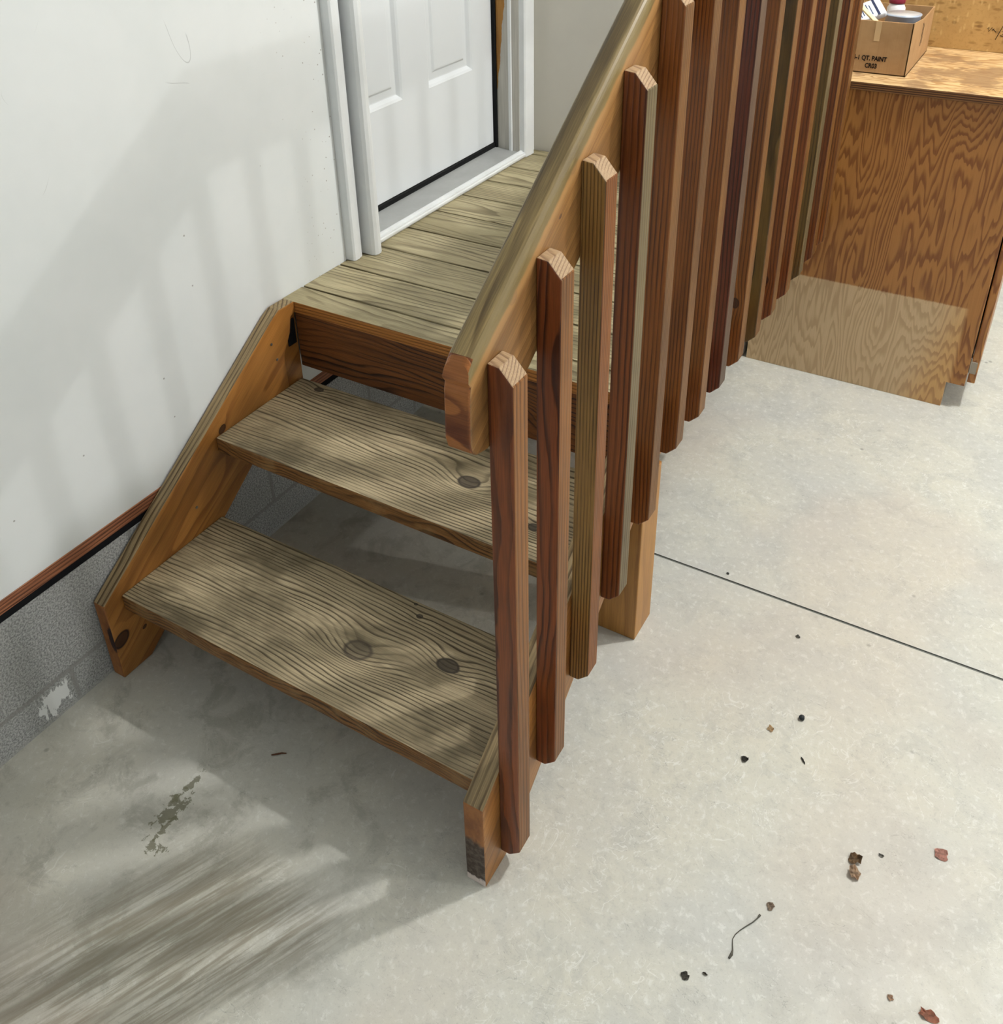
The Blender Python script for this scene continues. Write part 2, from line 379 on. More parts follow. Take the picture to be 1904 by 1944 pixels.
def mat_jamb():
    g = G('scuffed_jamb', .55, .3); P = g.obj(); X = g.sep(P)
    n = g.noise(P, 22, 4, .6); n2 = g.noise(g.vm('MULTIPLY', P, (200, 200, 6)), 1, 3, .6)
    c = g.mix(g.ss(n2, .35, .7), lin((182, 179, 170)), lin((200, 197, 188)))
    # bare wood where the paint is gone: wide above, tapering to a point
    t = g.m('ADD', g.m('MULTIPLY', X[2], -1.0), g.m('MULTIPLY', g.m('SUBTRACT', X[0], -.087), 9.0))
    k = g.ss(g.m('ADD', t, g.m('MULTIPLY', g.m('SUBTRACT', n, .5), .12)), -.075, -.085)
    k = g.m('MULTIPLY', k, g.ss(X[0], -.036, -.038))
    c = g.mix(k, c, g.mix(g.ss(n2, .3, .7), lin((176, 128, 62)), lin((150, 104, 50))))
    g.col(c); return g.mat
JAMB = mat_jamb()
dpart('door_jamb', lambda bm: box(bm, (-.13, 1.072, .584), (0.0, 1.09, 2.6)), JAMB)
dpart('door_jamb', lambda bm: (box(bm, (-.13, .262, .584), (0.0, .28, 2.6)), box(bm, (-.13, .28, 2.585), (0, 1.072, 2.605))), WHITE_TRIM)
dpart('jamb_stop', lambda bm: box(bm, (-.034, 1.066, .586), (-.024, 1.0725, 2.58), .001, 1), WHITE_TRIM)
dpart('weatherstrip', lambda bm: (box(bm, (DX - .01, 1.0645, .59), (DX + .012, 1.0735, 2.58), .002, 1), box(bm, (DX - .02, .283, .588), (DX + .006, 1.066, .6045), .002, 1)), BLACK)
SILL = plain('grey_metal_threshold', (170, 172, 170), .4, .5, .2, .06, 14)
dpart('threshold', lambda bm: prism(bm, [(-.13, .571), (0.0, .571), (0.0, .586), (-.06, .5885), (-.085, .592), (-.13, .592)], 1, .28, 1.0715, .001, 1), SILL)
dpart('threshold_nosing', lambda bm: prism(bm, [(.0005, .5712), (.017, .5712), (.020, .576), (.020, .581), (.0165, .583), (.0165, .586), (.011, .5865), (.009, .590), (.004, .591), (.0005, .590)], 1, .309, 1.1), WHITE_TRIM)
def cas2(bm):
    prism(bm, [(0.0, .277), (.040, .277), (.048, .281), (.052, .289), (.051, .299), (.046, .308), (.0, .309)], 2, .5715, 2.65)
dpart('door_casing', cas2, WHITE_TRIM)
dpart('door_casing', lambda bm: prism(bm, [(0.0, .229), (.022, .229), (.026, .233), (.026, .246), (.022, .262), (.010, .263), (0.0, .263)], 2, .5715, 2.66), WHITE_TRIM)
dpart('door_casing', lambda bm: prism(bm, [(0.0, 1.073), (.016, 1.073), (.020, 1.077), (.022, 1.10), (.022, 1.121), (.016, 1.127), (0.0, 1.127)], 2, .5715, 2.65), WHITE_TRIM)
dpart('casing_gap', lambda bm: box(bm, (0.0005, .263, .5715), (.008, .277, 2.65)), BLACK)
dpart('door_casing', lambda bm: box(bm, (0.0005, .229, 2.6), (.02, 1.127, 2.68), .003), WHITE_TRIM)

# ---------------------------------------------------------------- staircase
W = .881; T = .036; ZT = .57
st = empty('wooden_staircase', (.44, -.2, 0), 'weathered timber staircase with landing, slanted handrail and row of square balusters', 'staircase')
SO = Vector((.44, -.2, 0))
def spart(name, fn, m, slotf=None, parent=None, label=None, smooth=False):
    """meshes are modelled in world metres about the staircase base"""
    bm = bmesh.new(); fn(bm)
    bmesh.ops.translate(bm, verts=bm.verts[:], vec=-SO)
    o = link(name, bm, m, st if parent is None else parent, slotf=slotf, smooth=smooth)
    if label: o['label'] = label
    return o
k = lambda x, y: (x - SO.x, y - SO.y)
TREADC = ((178, 163, 132), (84, 72, 52))
GREY = (92, 82, 62)
def tread_mat(name, knots, seed, pith):
    return wood(name, TREADC[0], TREADC[1], 'x', 'y', 120, pith, knots, seed, warp=.017, wl=1.3, stain=(86, 76, 54), stain_amt=.75, stain_scale=6.5, varn=.35, lo=.5,
                rough=.55, spec=.35, rand=False, fibre=.45, bumps=.6, knotcol=(64, 56, 46))
k1 = [(*k(.572, -.331), .007, -.003), (*k(.548, -.309), .004, 0.0), (*k(.521, -.454), .030, -.034), (*k(.682, -.402), .021, -.022)]
k2 = [(*k(.105, -.03), .011, -.008), (*k(.573, -.147), .024, -.028), (*k(.745, -.200), .013, -.014)]
TR1 = tread_mat('weathered_tread_wood', k1, 1.0, (.25, .30))
TR2 = tread_mat('weathered_tread_wood', k2, 4.3, (.34, .20))
EDGE = wood('worn_tread_edge_wood', (128, 88, 46), (62, 38, 18), 'x', 'z', 190, (.3, .2), (), 3, warp=.012, wl=5, fibre=.7, rough=.5, rand=False, stain=(150, 118, 76), stain_amt=.5, stain_scale=30)
def topslot(f): return 0 if f.normal.z > .6 else 1
def tread(z, y0, y1):
    def fn(bm):
        box(bm, (T, y0, z - T), (W - T, y1, z), .004, 2)
    return fn
t1 = spart('tread', tread(.190, -.572, -.301), [TR1, EDGE], topslot)
t2 = spart('tread', tread(.380, -.2785, -.008), [TR2, EDGE], topslot)

AMB = wood('amber_stained_pine', (156, 106, 50), (112, 66, 26), (0, .82, .57), (0, -.57, .82), 60, (.1, .35), [(-.272, .302, .020, .02), (.175, .352, .011, .012), (-.235, .26, .006, .0)], 5, warp=.03, wl=1.2, knotcol=(44, 20, 10),
           contrast=.7, fibre=.25, rough=.38, spec=.45, rand=False, bumps=.15, varn=.55, hi=.95, lo=.2)
AMB2 = wood('weathered_stringer_top', (146, 126, 92), (84, 66, 42), (0, .82, .57), 'x', 150, (.05, .2), (), 6, warp=.006, wl=2, fibre=.5, rough=.55, bumps=.5, rand=False)
def end_mat(name, right):
    g = G(name, .5, .4); P = g.obj(); X = g.sep(P)
    n = g.noise(g.vm('MULTIPLY', P, (1, 1, .5)), 40, 4, .6); n2 = g.noise(P, 90, 3, .6)
    c = g.mix(g.ss(n, .35, .65), lin((120, 72, 34)), lin((156, 100, 50)))
    z = X[2]
    if right:
        k_ = g.m('MULTIPLY', g.ss(g.m('ADD', z, g.m('MULTIPLY', g.m('SUBTRACT', n, .5), .06)), .118, .100), .93)
        c = g.mix(k_, c, g.mix(g.ss(n2, .4, .65), lin((36, 24, 22)), lin((88, 80, 70))))
        kk = g.ss(g.m('ADD', z, g.m('MULTIPLY', g.m('SUBTRACT', n2, .5), .02)), .017, .012)
        c = g.mix(kk, c, lin((206, 192, 184)))
    else:
        dz = g.m('DIVIDE', g.m('SUBTRACT', z, .105), .035); dx = g.m('DIVIDE', g.m('SUBTRACT', X[0], .033 - SO.x), .011)
        d = g.m('ADD', g.m('SQRT', g.m('ADD', g.m('MULTIPLY', dz, dz), g.m('MULTIPLY', dx, dx))), g.m('MULTIPLY', g.m('SUBTRACT', n2, .5), .7))
        c = g.mix(g.ss(d, 1.1, .8), c, lin((38, 14, 10)))
    g.col(c); g.bump(n2, .2, .002); return g.mat
ENDR = end_mat('scorched_stringer_end', True); ENDL = end_mat('knotted_stringer_end', False)
SP = [(-.612, 0), (-.542, 0), (-.05, .359), (-.05, .46), (-.024, .505), (-.016, .540), (0.0, .5465), (-.0005, .572), (-.05, .572), (-.068, .563), (-.612, .193)]
def strslot(f):
    if f.normal.z > .35 and abs(f.normal.x) < .6: return 1
    if f.normal.y < -.7 and abs(f.normal.x) < .6: return 2
    return 0
SPL = [(a, b) for a, b in SP]
spart('stringer', lambda bm: prism(bm, SPL, 0, 0.0045, T, .003), [AMB, AMB2, ENDL], strslot, label='amber side board against the white wall')
AMBR = wood('amber_stained_pine_plain', (156, 106, 50), (112, 66, 26), (0, .82, .57), (0, -.57, .82), 60, (.1, .35), (), 5.5, warp=.03, wl=1.2, contrast=.7, fibre=.25, rough=.38, spec=.45, rand=False, bumps=.15, varn=.55, hi=.95, lo=.2)
spart('stringer', lambda bm: prism(bm, SP, 0, W - T, W, .003), [AMBR, AMB2, ENDR], strslot, label='outer side board with scorched dark foot')
# landing
DECKC = ((172, 161, 128), (96, 85, 58))
DECKM = wood('weathered_green_grey_deck_board', DECKC[0], DECKC[1], 'x', 'y', 120, (0, -.09), (), 7, warp=.016, wl=1.5, contrast=.8, varn=.4, stain=(122, 112, 80), stain_amt=.5, stain_scale=5,
             rough=.55, fibre=.45, bumps=.5)
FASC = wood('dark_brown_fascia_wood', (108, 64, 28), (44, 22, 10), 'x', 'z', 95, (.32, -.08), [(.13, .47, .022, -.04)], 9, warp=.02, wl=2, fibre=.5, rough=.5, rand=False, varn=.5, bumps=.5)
DEDGE = wood('amber_board_edge_wood', (170, 112, 52), (120, 72, 30), 'x', 'z', 150, (.5, .1), [(.085, .556, .012, .01)], 8, warp=.008, fibre=.4, rough=.45, rand=False, knotcol=(70, 34, 18))
seams = [0.0, .073, .2035, .334, .4645, .595, .7255, .856, .9865, 1.117, YB - .001]
for i in range(len(seams) - 1):
    a, b = seams[i], seams[i + 1] - .006
    def fn(bm, a=a, b=b):
        box(bm, (-.0 + .001, a, ZT - .027), (W, b, ZT), .0022, 2)
    bmx = bmesh.new(); fn(bmx); bmesh.ops.translate(bmx, verts=bmx.verts[:], vec=Vector((-.44, -a, -ZT)))
    o = link('deck_board', bmx, [DECKM, DEDGE if i == 0 else DECKM], st, slotf=lambda f: 1 if f.normal.y < -.6 else 0)
    o.location = Vector((.44, a, ZT)) - SO
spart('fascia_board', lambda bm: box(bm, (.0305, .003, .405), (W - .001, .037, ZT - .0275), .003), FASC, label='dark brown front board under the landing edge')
spart('rim_joist', lambda bm: box(bm, (W - T, .0375, .428), (W, YB - .002, ZT - .0275), .003), AMB)
spart('ledger_board', lambda bm: box(bm, (.0005 + .0045, .0375, .405), (.036, YB - .002, ZT - .0275), .003), AMB)
spart('cleat', lambda bm: box(bm, (.0045, -.0485, .36), (.030, .0025, .5425), .002), AMB)
spart('hanger_strap', lambda bm: box(bm, (.0301, -.030, .47), (.0335, -.004, .532), .001, 1), DARK)
for jy in (.40, .78):
    spart('joist', lambda bm, jy=jy: box(bm, (.0365, jy, .405), (W - T - .0005, jy + .036, ZT - .0275), .003), AMB)
POSTM = wood('golden_pine_post', (166, 118, 56), (132, 84, 36), 'z', 'x', 55, (.5, .25), [(.118, .378 + .0, .009, .01)], 11, warp=.02, wl=1.5, contrast=.6, fibre=.25, rough=.42, spec=.45, rand=False, bumps=.15, knotcol=(84, 30, 16), hi=.95, lo=.2)
# the corner post stands in the angle under the landing, flush with the outer board
spart('post', lambda bm: prism(bm, [(.797, -.020), (W, -.020), (W, .0370), (W, .064), (.797, .064)], 2, 0.0, .4045, .003), POSTM, label='square golden pine post under the landing corner')
# cleats under the treads
for zt, y0 in ((.190, -.54), (.380, -.25)):
    for xx in (T + .0005, W - T - .0305):
        spart('tread_cleat', lambda bm, zt=zt, y0=y0, xx=xx: box(bm, (xx, y0 + .03, zt - T - .032), (xx + .030, y0 + .2, zt - T - .0005), .002), AMB)
# nail heads
NAIL = plain('grey_nail_head', (120, 118, 112), .4, .5, .7)
for (yy, zz) in ((-.085, .505), (-.075, .462), (-.36, .255), (-.14, .33)):
    spart('nail_head', lambda bm, yy=yy, zz=zz: cyl(bm, (T + .0004, yy, zz), .0032, .0012, 12, ax='x'), NAIL)

# handrail
RT = (.975 - .0, .687)
rl = lambda y: .975 + .687 * (y + .596)
def railpost(g, c, P, lf):
    X = g.sep(P)
    t = g.m('MULTIPLY', g.m('SUBTRACT', g.m('MULTIPLY_ADD', X[1], .687, 1.247), X[2]), .824)
    n = g.noise(g.comb(X[0], g.m('MULTIPLY', X[1], 7.0), g.m('MULTIPLY', X[2], 7.0)), 3.0, 4, .6)
    t2 = g.m('MULTIPLY_ADD', g.m('SUBTRACT', n, .5), .012, t)
    c = g.mix(g.ss(t2, .042, .026, 0, .55), c, lin((186, 142, 90)))
    c = g.mix(g.ss(t2, .024, .018), c, g.mix(lf, lin((128, 110, 70)), lin((88, 70, 38))))
    gl = g.ss(g.m('ABSOLUTE', g.m('SUBTRACT', t, .041)), .0016, .0004, 0, .6)
    return g.mix(gl, c, lin((120, 76, 38)))
RAILTOP = wood('olive_weathered_rail_top', (128, 110, 72), (66, 50, 26), (0, .824, .566), 'x', 140, (.398, .9), (), 12, warp=.010, wl=1.2, fibre=.5, rough=.5, bumps=.5, rand=False, varn=.6, contrast=.9)
RAILSIDE = wood('golden_worn_rail_side', (142, 102, 56), (106, 70, 34), (0, .824, .566), 'z', 42, (.30, .2), [(.325, 1.003, .010, .01), (.515, 1.008, .009, .01), (.457, .985, .004, 0.0)], 13, warp=.03, wl=1.1, fibre=.35, rough=.4, spec=.45, rand=False,
                bumps=.15, contrast=.6, varn=.45, knotcol=(78, 52, 40), hi=.95, lo=.2, post=railpost)
RAILEND = wood('end_grain_rail_nose', (158, 98, 50), (98, 50, 26), 'x', 'z', 95, (.93, .12), (), 14, warp=.012, wl=6, fibre=.3, rough=.4, rand=False, bumps=.4)
def rail(bm):
    kz = 1.42; ky = -.596 + (kz - .975) / .687
    pts = [(-.598, .968), (-.592, .976), (ky, kz), (YB - .003, kz), (YB - .003, kz - .155), (ky + .03, kz - .155), (-.545, rl(-.545) - .172), (-.566, .834), (-.590, .840), (-.601, .850), (-.605, .864), (-.6025, .93), (-.600, .940), (-.6035, .948)]
    prism(bm, pts, 0, W - T, W, 0)
    es = [e for e in bm.edges if (lambda a, b: abs(a.co.x - b.co.x) < 1e-6 and max(a.co.z, b.co.z) > .96 and (abs(a.co.z - rl(a.co.y)) < .012 or a.co.z > kz - .01) and (abs(b.co.z - rl(b.co.y)) < .012 or b.co.z > kz - .01))(*e.verts)]
    bmesh.ops.bevel(bm, geom=es, offset=.011, segments=5, affect='EDGES', profile=.5)
    bm.normal_update()
    es = [e for e in bm.edges if len(e.link_faces) == 2 and e.calc_face_angle(0) > 1.2]
    bmesh.ops.bevel(bm, geom=es, offset=.0035, segments=3, affect='EDGES', profile=.5)
def railslot(f):
    if f.normal.z > .62: return 0
    if f.normal.y < -.5: return 2
    return 1
spart('handrail', rail, [RAILTOP, RAILSIDE, RAILEND], railslot, smooth=False)

# balusters: (front light, front dark, side light, side dark, ring frequency, pith, warp)
RED = ((130, 68, 31), (68, 29, 13)); MAH = ((124, 68, 31), (72, 32, 13)); BRN = ((134, 80, 35), (82, 44, 17)); MAR = ((104, 52, 34), (50, 22, 15)); OLV = ((146, 112, 60), (66, 44, 20)); DKO = ((102, 78, 38), (54, 40, 17))
SG = ((112, 74, 32), (78, 46, 17)); SGR = ((106, 92, 64), (72, 58, 38)); SOR = ((122, 72, 28), (78, 40, 14)); STN = ((94, 72, 54), (62, 42, 30)); SRD = ((124, 80, 38), (80, 48, 18))
BL = [(RED, SRD, 75, (-.03, .10), .030), (RED, SRD, 95, (.06, .05), .024), (OLV, SOR, 200, (.3, .1), .004), (MAH, SGR, 130, (.2, .1), .008),
      (BRN, SG, 170, (.2, .15), .008), (BRN, SG, 180, (.25, .1), .006), (BRN, SG, 180, (.3, .1), .007), (MAR, STN, 200, (.2, .2), .006),
      (BRN, SG, 150, (.2, .1), .008), (DKO, SG, 90, (.03, .05), .02), (MAH, SG, 140, (.2, .1), .008), (MAH, SG, 160, (.2, .1), .006), (DKO, SGR, 150, (.2, .1), .008),
      (MAH, SG, 140, (.2, .1), .008), (BRN, SG, 150, (.2, .1), .008)]
BTOP = wood('pale_sawn_baluster_top', (166, 138, 104), (130, 100, 72), 'x', 'y', 260, (.3, .1), (), 15, warp=.003, fibre=.3, rough=.6)
BW = .035; CH = .0185; RX = .0165
for i in range(15):
    y = .0335 - .1195 * (5 - i)
    kk = max(5 - i, 0)
    zb = .446 - .6878 * .1195 * kk; zt = 1.3808 - .7159 * .1195 * kk
    (fl, fd), (sl, sd), fr, pi, wp = BL[i]
    kn = ()
    if i == 0: kn = ()
    if i == 8: kn = [(.60, .015, .012, .006)]
    if i == 10: kn = [(.55, .012, .010, .006)]
    if i == 4: kn = [(.33, .002, .008, .012)]
    mf = wood('stained_baluster_front', fl, fd, 'z', 'x', fr, pi, kn, 20 + i * 1.7, warp=wp, wl=1.1, fibre=.4, rough=.36, spec=.5, rand=False, bumps=.25, knotcol=(48, 14, 8), varn=.35)
    ms = wood('stained_baluster_side', sl, sd, 'z', 'y', max(fr, 130), (.25, .1), (), 40 + i * 2.3, warp=.006, wl=1.2, fibre=.4, rough=.45, spec=.3, rand=False, bumps=.25, varn=.45, contrast=.9)
    bm = bmesh.new()
    h0, h1 = zb, zt
    prism(bm, [(0, h0), (RX, h0), (BW, h0 + CH), (BW, h1 - CH * 1.15), (RX, h1), (0, h1 + .002)], 1, 0, BW, 0)
    es = [e for e in bm.edges if abs(e.verts[0].co.y - e.verts[1].co.y) < 1e-6 or True]
    bmesh.ops.bevel(bm, geom=es, offset=.0017, segments=2, affect='EDGES', profile=.5)
    o = link('baluster', bm, [mf, ms, BTOP], st, slotf=lambda f, z1=(zb + zt) / 2: 2 if (f.normal.z > .5) else (1 if f.normal.x > .6 else 0))
    o.location = Vector((W + .0003, y, 0)) - SO
    if i == 0: o['label'] = 'reddish outermost baluster at the foot of the stairs'
    if i == 2: o['label'] = 'olive brown striped baluster'
    if i == 7: o['label'] = 'dark maroon baluster'

# ---------------------------------------------------------------- oak cabinet
def mat_oak(name, lighter=True):
    g = G(name, .36, .5); P = g.obj(); X = g.sep(P)
    u = X[2]; v = X[0]; w_ = X[1]
    b = g.noise(g.comb(g.m('MULTIPLY', v, 3.2), g.m('MULTIPLY', w_, 3.2), g.m('MULTIPLY', u, .85)), 1.0, 2, .45)
    zz = g.noise(g.comb(g.m('MULTIPLY', v, 36), g.m('MULTIPLY', w_, 36), g.m('MULTIPLY', u, 3.6)), 1.0, 2, .5)
    f = g.m('ADD', g.m('MULTIPLY', b, 54.0), g.m('MULTIPLY', zz, 5.0))
    f = g.m('ADD', f, g.m('MULTIPLY', v, 5.0))
    s = g.m('FRACT', f)
    band = g.m('MULTIPLY', g.ss(s, .35, .75), g.ss(s, 1.0, .9))
    fine = g.noise(g.comb(g.m('MULTIPLY', v, 420), g.m('MULTIPLY', w_, 420), g.m('MULTIPLY', u, 9)), 1.0, 2, .6)
    band = g.m('MULTIPLY', band, g.ss(fine, .25, .6, .65, 1.0))
    c1 = g.mix(band, lin((170, 116, 58)), lin((126, 76, 32)))
    c2 = g.mix(g.m('MULTIPLY', band, .75), lin((206, 178, 138)), lin((176, 146, 108)))
    big = g.noise(P, 3.5, 2, .5)
    amber = g.ss(g.m('ADD', v, g.m('MULTIPLY', u, -.25)), .10, .22)
    c2 = g.mix(g.m('MULTIPLY', amber, .8), c2, g.mix(band, lin((204, 156, 92)), lin((168, 118, 62))))
    if lighter:
        k_ = g.ss(g.m('ADD', u, g.m('MULTIPLY', g.m('SUBTRACT', fine, .5), .006)), .315, .309)  # paler grain colours below a sharp horizontal edge on the panel
        k_ = g.m('MULTIPLY', k_, g.ss(v, .272, .258))
        c = g.mix(k_, c1, c2)
    else: c = c1
    c = g.mix(g.ss(fine, .3, .7, .18, 0), c, g.mix(1.0, c, (.55, .5, .45, 1), 'MULTIPLY'))
    g.col(c); g.bump(fine, .08, .001); return g.mat
OAK = mat_oak('varnished_oak_veneer_pale_base'); OAK2 = mat_oak('varnished_oak_front', False)
YC = 1.2
cab = empty('base_cabinet', (1.03, 1.43, 0), 'varnished oak base cabinet with lighter lower end panel, behind the stairs', 'cabinet')
CO = Vector((1.03, 1.43, 0))
def cpart(name, fn, m, slotf=None, parent=None, label=None):
    bm = bmesh.new(); fn(bm); bmesh.ops.translate(bm, verts=bm.verts[:], vec=-CO)
    o = link(name, bm, m, parent or cab, slotf=slotf)
    if label: o['label'] = label
    return o
cpart('end_panel', lambda bm: prism(bm, [(.726, 0), (1.2865, 0), (1.2865, .079), (1.333, .079), (1.333, .8565), (.726, .8565)], 1, YC, YC + .014, .001, 1), OAK)
cpart('carcass', lambda bm: box(bm, (.726, YC + .0142, .079), (1.314, 1.66, .8565)), OAK2)
cpart('face_frame', lambda bm: (box(bm, (1.3142, YC + .0142, .079), (1.333, YC + .05, .8565)), box(bm, (1.3142, 1.62, .079), (1.333, 1.66, .8565)), box(bm, (1.3142, YC + .05, .80), (1.333, 1.62, .8565)), box(bm, (1.3142, YC + .05, .079), (1.333, 1.62, .11))), OAK2)
cpart('toe_kick', lambda bm: box(bm, (.728, YC + .0142, 0), (1.2865, 1.66, .0785)), plain('grey_toe_kick', (120, 114, 106), .7, .2))
dr = cpart('door', lambda bm: box(bm, (1.3365, YC + .012, .118), (1.356, 1.64, .80), .003), OAK2)
cpart('hinge', lambda bm: (box(bm, (1.3332, YC + .014, .128), (1.3366, YC + .03, .165), .0005, 1), box(bm, (1.335, YC + .0085, .118), (1.352, YC + .0118, .155), .0008, 1), cyl(bm, (1.335, YC + .0105, .121), .0028, .042, 10)), plain('worn_steel_hinge', (150, 142, 130), .4, .5, .6), parent=dr)
# lower rail piece of the door frame below the hinge
cpart('door_edge', lambda bm: box(bm, (1.3365, YC + .012, .088), (1.356, 1.64, .1175), .002), OAK2)

def mat_top():
    g = G('varnished_plywood_top', .22, .6); P = g.obj(); X = g.sep(P)
    q = g.comb(g.m('MULTIPLY', X[0], 3.0), g.m('MULTIPLY', X[1], 14.0), 0.0)
    b = g.noise(q, 1.0, 3, .5, 1.0)
    s = g.m('FRACT', g.m('MULTIPLY', b, 12.0)); band = g.m('MULTIPLY', g.ss(s, .3, .8), g.ss(s, 1.0, .9))
    n = g.noise(P, 9, 4, .6)
    c = g.mix(g.m('MULTIPLY', band, .8), lin((216, 184, 136)), lin((162, 122, 78)))
    c = g.mix(g.m('MULTIPLY', g.ss(n, .48, .6), .75), c, lin((136, 108, 82)))
    g.col(c); g.bump(g.m('ADD', n, g.m('MULTIPLY', band, .3)), .15, .002); return g.mat
def mat_ply_edge():
    g = G('plywood_edge_layers', .5, .4); P = g.obj(); X = g.sep(P)
    n = g.noise(g.vm('MULTIPLY', P, (14, 14, 200)), 1, 3, .6)
    s = g.m('FRACT', g.m('ADD', g.m('MULTIPLY', X[2], 185.0), g.m('MULTIPLY', n, .25)))
    c = g.mix(g.ss(g.m('ABSOLUTE', g.m('SUBTRACT', s, .5)), .12, .3), lin((134, 92, 50)), lin((70, 42, 20)))
    g.col(c); return g.mat
bm = bmesh.new(); box(bm, (.722, 1.190, .857), (1.372, 1.700, .8785), .0012, 1)
bmesh.ops.translate(bm, verts=bm.verts[:], vec=(-1.04, -1.43, -.857))
o = link('worktop', bm, [mat_top(), mat_ply_edge()], slotf=lambda f: 0 if f.normal.z > .5 else 1); o.location = (1.04, 1.43, .857)
tag(o, 'varnished plywood worktop lying on the oak cabinet', 'worktop')
# chipboard panel standing behind the worktop
def mat_chip():
    g = G('brown_particle_board', .75, .25); P = g.obj(); X = g.sep(P)
    n = g.noise(P, 5, 4, .6)
    c = g.mix(g.ss(n, .35, .65), lin((168, 132, 80)), lin((184, 148, 92)))
    for sc, off, ang, colr, am in ((60, (0, 0, 0), (1, 1, 3.2), (124, 90, 46), .6), (75, (3, 1, 7), (3.0, 1, 1), (206, 174, 118), .5), (48, (8, 2, 1), (2.0, 1, 2.6), (106, 76, 40), .5)):
        v = g.n.new('ShaderNodeTexVoronoi'); g.put(v.inputs['Vector'], g.vm('MULTIPLY', g.vm('ADD', P, g.vm('MULTIPLY', (1, 1, 1), off)), ang)); v.inputs['Scale'].default_value = sc / 2.2
        rn = g.sep(v.outputs['Color'])[0]
        c = g.mix(g.m('MULTIPLY', g.m('MULTIPLY', g.ss(v.outputs['Distance'], .42, .2), g.ss(rn, .72, .78)), am), c, lin(colr))
    n3 = g.noise(P, 130, 2, .6); c = g.mix(g.m('MULTIPLY', g.ss(n3, .5, .7), .3), c, lin((140, 104, 58)))
    g.col(c); g.bump(n3, .1, .001); return g.mat
pan = empty('particle_board_panel', (1.1, 1.672, 0), 'tall brown particle board panel standing on the back of the plywood worktop', 'panel')
bm = bmesh.new(); box(bm, (-.37, -.0085, 0.8788), (.265, .0085, 1.75), .001, 1); link('board', bm, mat_chip(), pan)
INK = plain('black_ink', (28, 24, 22), .8, .1)
def strokes(name, lines, r, m, parent, loc, plane='xz'):
    bm = bmesh.new()
    for ln in lines:
        tube(bm, [(a, 0, b) for a, b in ln], r, 5)
    o = link(name, bm, m, parent); o.location = loc; return o
# scribbled mark
strokes('pencil_mark', [[(-.030, .005), (-.026, .010), (-.025, -.002), (-.018, .010), (-.017, 0), (-.012, .007)], [(-.004, -.022), (.008, .016)], [(.008, .0), (.014, .003), (.012, -.006), (.006, -.010), (.014, -.012)], [(-.016, .006), (-.006, -.002)]],
        .0009, INK, pan, (1.188 - 1.1, -.0088, .9355))

# ---------------------------------------------------------------- box of paint
CARD = None
def mat_card():
    g = G('brown_cardboard', .8, .2); P = g.obj()
    n = g.noise(P, 14, 4, .6); f = g.noise(g.vm('MULTIPLY', P, (260, 260, 4)), 1, 2, .5)
    c = g.mix(g.ss(n, .3, .7), lin((156, 122, 84)), lin((170, 136, 96)))
    c = g.mix(g.m('MULTIPLY', g.ss(f, .5, .7), .2), c, lin((140, 108, 72)))
    g.col(c); return g.mat
CARD = mat_card()
bx0, bx1, by0, by1, bz0, bz1 = .735, 1.021, 1.280, 1.606, .8787, 1.012
BO = Vector(((bx0 + bx1) / 2, (by0 + by1) / 2, bz0))
cb = empty('cardboard_box', BO, 'open brown cardboard box of paint supplies on the worktop', 'box')
def bpart(name, fn, m, parent=None, smooth=False, slotf=None):
    bm = bmesh.new(); fn(bm); bmesh.ops.translate(bm, verts=bm.verts[:], vec=-BO)
    return link(name, bm, m, parent or cb, smooth=smooth, slotf=slotf)
def cbx(bm):
    t_ = .003
    box(bm, (bx0, by0, bz0), (bx1, by1, bz0 + t_))
    box(bm, (bx0, by0, bz0), (bx1, by0 + t_, bz1), .0008, 1)
    prism(bm, [(by0, bz0), (by1, bz0), (by1, bz1 - .012), ((by0 + by1) / 2, bz1 - .016), (by0, bz1)], 0, bx1 - t_, bx1)
    box(bm, (bx0, by1 - t_, bz0), (bx1, by1, bz1 - .012), .0008, 1)
    box(bm, (bx0, by0, bz0), (bx0 + t_, by1, bz1 - .004), .0008, 1)
bpart('carton', cbx, CARD)
bpart('packing_tape', lambda bm: box(bm, (.930, by0 - .0006, .962), (.944, by0 - .0001, bz1 - .001)), plain('worn_clear_tape', (196, 166, 124), .25, .6))
def text(name, body, size, loc, rot, m, parent, sx=1.0, ext=.0003):
    cu_ = bpy.data.curves.new(name, 'FONT'); cu_.body = body; cu_.size = size; cu_.extrude = ext; cu_.align_x = 'LEFT'; cu_.offset = size * .03
    tmp = bpy.data.objects.new('tmp', cu_); COL.objects.link(tmp)
    dg = bpy.context.evaluated_depsgraph_get(); me = bpy.data.meshes.new_from_object(tmp.evaluated_get(dg))
    bpy.data.objects.remove(tmp); me.name = name
    if me.materials: me.materials.clear()
    me.materials.append(m)
    o = bpy.data.objects.new(name, me); COL.objects.link(o); o.parent = parent; o.location = loc; o.rotation_euler = rot; o.scale = (sx, 1, 1); return o
R90 = (math.pi / 2, 0, 0)
text('printed_text', '4-1 QT. PAINT', .0165, Vector((.8865, by0 - .0006, .9125)) - BO, R90, INK, cb, .80)
text('printed_text', 'CR03', .0165, Vector((.9185, by0 - .0006, .8935)) - BO, R90, INK, cb, .80)
bpart('printed_bars', lambda bm: (box(bm, (bx1 + .0001, 1.44, .925), (bx1 + .0004, 1.446, .985)), box(bm, (bx1 + .0001, 1.456, .93), (bx1 + .0004, 1.460, .98))), INK)

